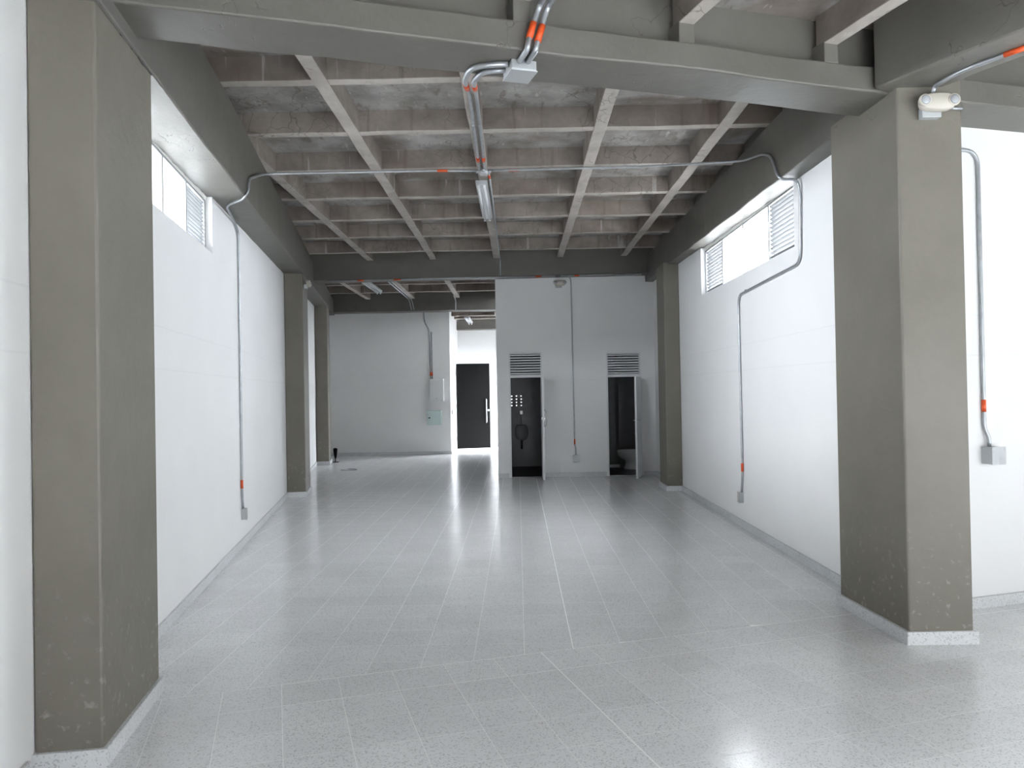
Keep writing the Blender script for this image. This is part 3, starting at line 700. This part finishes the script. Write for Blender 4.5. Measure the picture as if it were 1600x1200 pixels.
jbox('socket_box', frP, (1.093, .355), .12, .12, .05, 'grey socket box on the partition between the washroom doors', 'socket')
# front right wall
q = lambda t, n, z: frRF(t, n, z)
uu = lambda x, y: toUV(x, y)[0]
u1_ = uu(3.43, 5.68)
conduit([[q(uu(3.20, 5.61), .018, 3.365), q(u1_, .018, 3.365), q(u1_, .018, 1.32), q(u1_+.03, .03, 1.25), q(u1_+.03, .03, 1.18)]], 'conduit bending down the wall right of the near right pillar',
        [(q(u1_, .018, 1.53), q(u1_, .018, 1.44))], fr=.13, r=.0135, straps=[(q(u1_, .018, 1.97), 'x'), (q(u1_, .018, 1.62), 'x')])
jbox('socket_box', frRF, (uu(3.475, 5.69), 1.12), .125, .125, .09, 'large square grey box on the wall at the right edge', 'junction box')
# back wall panels
mkp = []
def panel(t, z, wd_, ht, dep, m, label, key):
    r = empty('electrical_panel', frB(t, 0, z)); tag(r, label, 'electrical panel')
    mk_box('cabinet', (-wd_/2, -dep, -ht/2), (wd_/2, -.001, ht/2), m, r, W0, .004)
    mk_box('panel_door', (-wd_/2+.015, -dep-.012, -ht/2+.015), (wd_/2-.015, -dep, ht/2-.015), m, r, W0, .004)
    if key: lathe('panel_lock', [(.022, 0), (.022, .012)], DARK, r, (-wd_/2+.06, -dep-.012, 0), 'y')
    else: mk_box('panel_latch', (-.02, -dep-.02, -ht/2+.06), (.02, -dep-.012, -ht/2+.08), STEEL, r)
panel(-2.18, 1.735, .38, .60, .13, WHITEM, 'tall white electrical panel, upper one on the back wall', False)
panel(-2.25, .99, .385, .385, .13, TEAL, 'square pale green electrical panel, lower one on the back wall', True)
conduit([[(-2.50, 20.66, 3.83), (-2.49, 20.682, 3.60), (-2.36, 20.682, 3.35), (-2.34, 20.682, 2.03)]], 'conduit down to the white electrical panel', [((-2.341, 20.682, 2.22), (-2.340, 20.682, 2.12))], r=.02, fr=.1)
conduit([[(-2.30, 20.682, 3.3), (-2.30, 20.682, 2.03)]], 'second straight conduit above the white electrical panel', [((-2.30, 20.682, 2.22), (-2.30, 20.682, 2.12))], r=.014, fr=.1)
for k, x in enumerate((-2.83, -2.76)):
    conduit([[(x, 15.0, 4.14), (x, 20.17, 4.14), (x+.02, 20.225, 4.05), (x+.06, 20.225, 3.86)]], ('left' if k == 0 else 'right')+' conduit of the pair behind the cross beam, running to the back wall', [((x, 15.0, 4.14), (x, 15.3, 4.14))] if k == 0 else [], r=.014, fr=.1)
conduit([[(-1.60, 19.6, 4.145), (-1.60, 20.225, 4.12), (-1.60, 20.225, 3.85)]], 'short conduit dropping over the second cross beam', r=.014, fr=.1)
jbox('switch_box', lambda t, n, z: (-1.82+n, t, z), (21.0, 1.12), .08, .12, .03, 'small grey switch box left of the black door', 'switch')
jbox('socket_box', frL, (13.95, .40), .10, .13, .05, 'small grey socket box behind the middle left pillar', 'socket')

def fixture(x, y0, y1, zt, wd_, label, m=FIXM):
    r = empty('fluorescent_fixture', (x, (y0+y1)/2, zt)); tag(r, label, 'light fixture', None, None); h_ = (y1-y0)/2
    bm = bmesh.new()                                           # tapered tray
    pr = [(-wd_/2, 0), (wd_/2, 0), (wd_/2, -.035), (wd_*.3, -.05), (-wd_*.3, -.05), (-wd_/2, -.035)]
    a = [bm.verts.new((px_, -h_, pz_)) for px_, pz_ in pr]; b = [bm.verts.new((px_, h_, pz_)) for px_, pz_ in pr]
    bm.faces.new(a); bm.faces.new(b[::-1])
    for i in range(6): bm.faces.new((a[i], b[i], b[(i+1) % 6], a[(i+1) % 6]))
    from_bm('fixture_body', bm, m, r)
    for s in (-1, 1):
        mk_tube('fluorescent_tube', [(s*wd_*.25, -h_+.05, -.068), (s*wd_*.25, h_-.05, -.068)], .014, TUBEM, r, 0, 12)
        for e in (-1, 1): mk_box('lamp_holder', (s*wd_*.25-.014, e*(h_-.035)-.016, -.088), (s*wd_*.25+.014, e*(h_-.035)+.016, -.045), WHITEM, r, W0, .003)
    for e in (-.6, .6): mk_tube('hanger', [(0, e*h_, 0), (0, e*h_, .05)], .006, GALV, r)
    return r
fixture(-.375, 8.80, 10.55, 4.09, .135, 'grey twin-tube fluorescent fixture hanging under the middle rib')
fixture(-3.22, 16.2, 18.0, 4.09, .15, 'twin-tube fluorescent fixture behind the cross beam, left')
fixture(-1.36, 21.0, 22.6, 3.74, .15, 'twin-tube fluorescent fixture in the far bright room')
def emergency(loc, rz, label, grp='emergency lights', tilt=0, sc=1.):
    r = empty('emergency_light', loc); r.rotation_euler = (tilt, 0, rz); r.scale = (sc, sc, sc); bpy.context.view_layer.update(); tag(r, label, 'emergency light', None, grp)
    mk_box('back_box', (-.085, -.055, -.088), (.035, -.001, -.02), BOXM, r, W0, .004)
    # shell: rounded rectangle, domed
    bm = bmesh.new(); rings = []
    for yy, k in ((-.045, 1.), (-.075, 1.), (-.095, .93), (-.102, .8)):
        rg = []
        for i in range(28):
            a_ = 2*math.pi*i/28; cx_, sz_ = math.cos(a_), math.sin(a_)
            ex = lambda v, p_: math.copysign(abs(v)**p_, v)
            rg.append(bm.verts.new((ex(cx_, .75)*.110*k, yy, ex(sz_, .7)*.056*k)))
        rings.append(rg)
    for a_, b_ in zip(rings, rings[1:]):
        for i in range(28): bm.faces.new((a_[i], a_[(i+1) % 28], b_[(i+1) % 28], b_[i]))
    bm.faces.new(rings[0]); bm.faces.new(rings[-1][::-1]); from_bm('lamp_housing', bm, PLASTIC, r, True)
    for s in (-1, 1):
        h_ = lathe('spot_head', [(.030, 0), (.038, .02), (.038, .032), (.033, .036)], PLASTIC, r, (s*.090, -.072, .006), 'y')
        lathe('lens', [(.030, 0), (.026, .006), (.010, .009)], LENS, h_, (s*.090, -.107, .006), 'y')
    return r
emergency((2.675, 4.902, 3.425), 0, 'twin-head white emergency light high on the near right pillar')
emergency((*LW(12.6, .305), 3.50), math.pi/2+TL, 'small emergency light on the middle left pillar')
emergency((.845, 14.74, 3.72), 0, 'emergency light hanging at the top of the washroom partition')
conduit([[(2.665, 4.86, 3.49), (2.665, 4.84, 3.53), (2.70, 4.62, 3.533), (2.887, 4.323, 3.535), (3.75, 2.9, 3.535)]], 'conduit from the pillar emergency light along the beam at top right', [((2.832, 4.41, 3.5346), (2.893, 4.313, 3.535))], r=.0135, fr=.10)
jb = empty('junction_box', (*FU(toUV(3.02, 5.15)[0], 4.16), 3.544)); jb.rotation_euler.z = TFA; bpy.context.view_layer.update(); tag(jb, 'small grey junction box under the beam right of the near pillar', 'junction box')
mk_box('back_box', (-.05, -.05, -.045), (.05, .05, -.001), BOXM, jb, W0, .01); mk_box('cover_plate', (-.052, -.052, -.051), (.052, .052, -.045), BOXM, jb, W0, .003)
conduit([[(2.78, 4.86, 3.395), (2.86, 4.88, 3.400), (2.945, 5.13, 3.50)]], 'short stub conduit between emergency light and beam box', r=.010, fr=.04)

# ------------------------------------------------------------------ small things on the far floor
st = empty('stand', (-4.47, 18.75, 0)); tag(st, 'small black tapered object on a short stem and flat base by the farthest left pillar', 'stand')
mk_box('base_plate', (-.07, -.06, .001), (.06, .06, .02), DARK, st, W0, .004)
mk_tube('stem', [(-.02, 0, .02), (-.02, 0, .12)], .012, BLACK, st)
lathe('head', [(.02, .10), (.035, .16), (.05, .26), (.055, .33), (.03, .35)], BLACK, st, (-.02, 0, 0), 'z', 14, 1.0, .7)
pts = [(-3.90, 16.76, .004), (-3.78, 16.70, .004), (-3.62, 16.70, .004), (-3.54, 16.80, .004), (-3.66, 16.98, .004), (-3.80, 17.0, .004)]
c = mk_tube('cable', pts, .006, DARK, None, .08); tag(c, 'thin dark cable lying on the floor near the back wall', 'cable')

# ------------------------------------------------------------------ outside: street, facade frame
tag(mk_box('ground', (-60, -70, -.30), (70, 60, -.255), PAVE), 'street paving outside', 'ground', 'structure')
fac = tag(holed_wall('wall_facade', lambda t, n, z: (*FU(t, VF+n), z), -2.4, 8.75, -.02, 4.2, .25, [(-.2, 3.1, -.02, 2.35), (3.8, 7.8, -.02, 2.6)], FACADE), 'street front with two open shutters bays', 'wall', 'structure')

opp = empty('building', (*FU(4, VF-11), -.25)); tag(opp, 'unseen plain rendered building added across the street to dim the front light', 'building', None)  # out of view; added to block low sky and dim the front light
opp.rotation_euler.z = TFA; bpy.context.view_layer.update()
mk_box('wall', (-30, -8, 0), (30, 0, 6.3), FACADE, opp)
# light portals at the real openings
def portal(c, sx_, sy_, rot):
    l_ = bpy.data.lights.new('daylight_portal', 'AREA'); l_.shape = 'RECTANGLE'; l_.size = sx_; l_.size_y = sy_; l_.cycles.is_portal = True
    o = bpy.data.objects.new('daylight_portal', l_); COL.objects.link(o); o.location = c; o.rotation_euler = rot
portal((*FU(1.35, VF-.1), 1.2), 3.6, 2.5, (math.pi/2, 0, TFA))
portal((*FU(5.8, VF-.1), 1.2), 4.2, 2.7, (math.pi/2, 0, TFA))
portal((*LW(5.77, -.2), 3.25), .6, 2.9, (0, -math.pi/2, TL))
portal((2.84, 9.1, 3.28), .65, 3.7, (0, math.pi/2, 0))
portal((.62, 22.25, 1.5), 3.0, 1.6, (0, math.pi/2, 0))
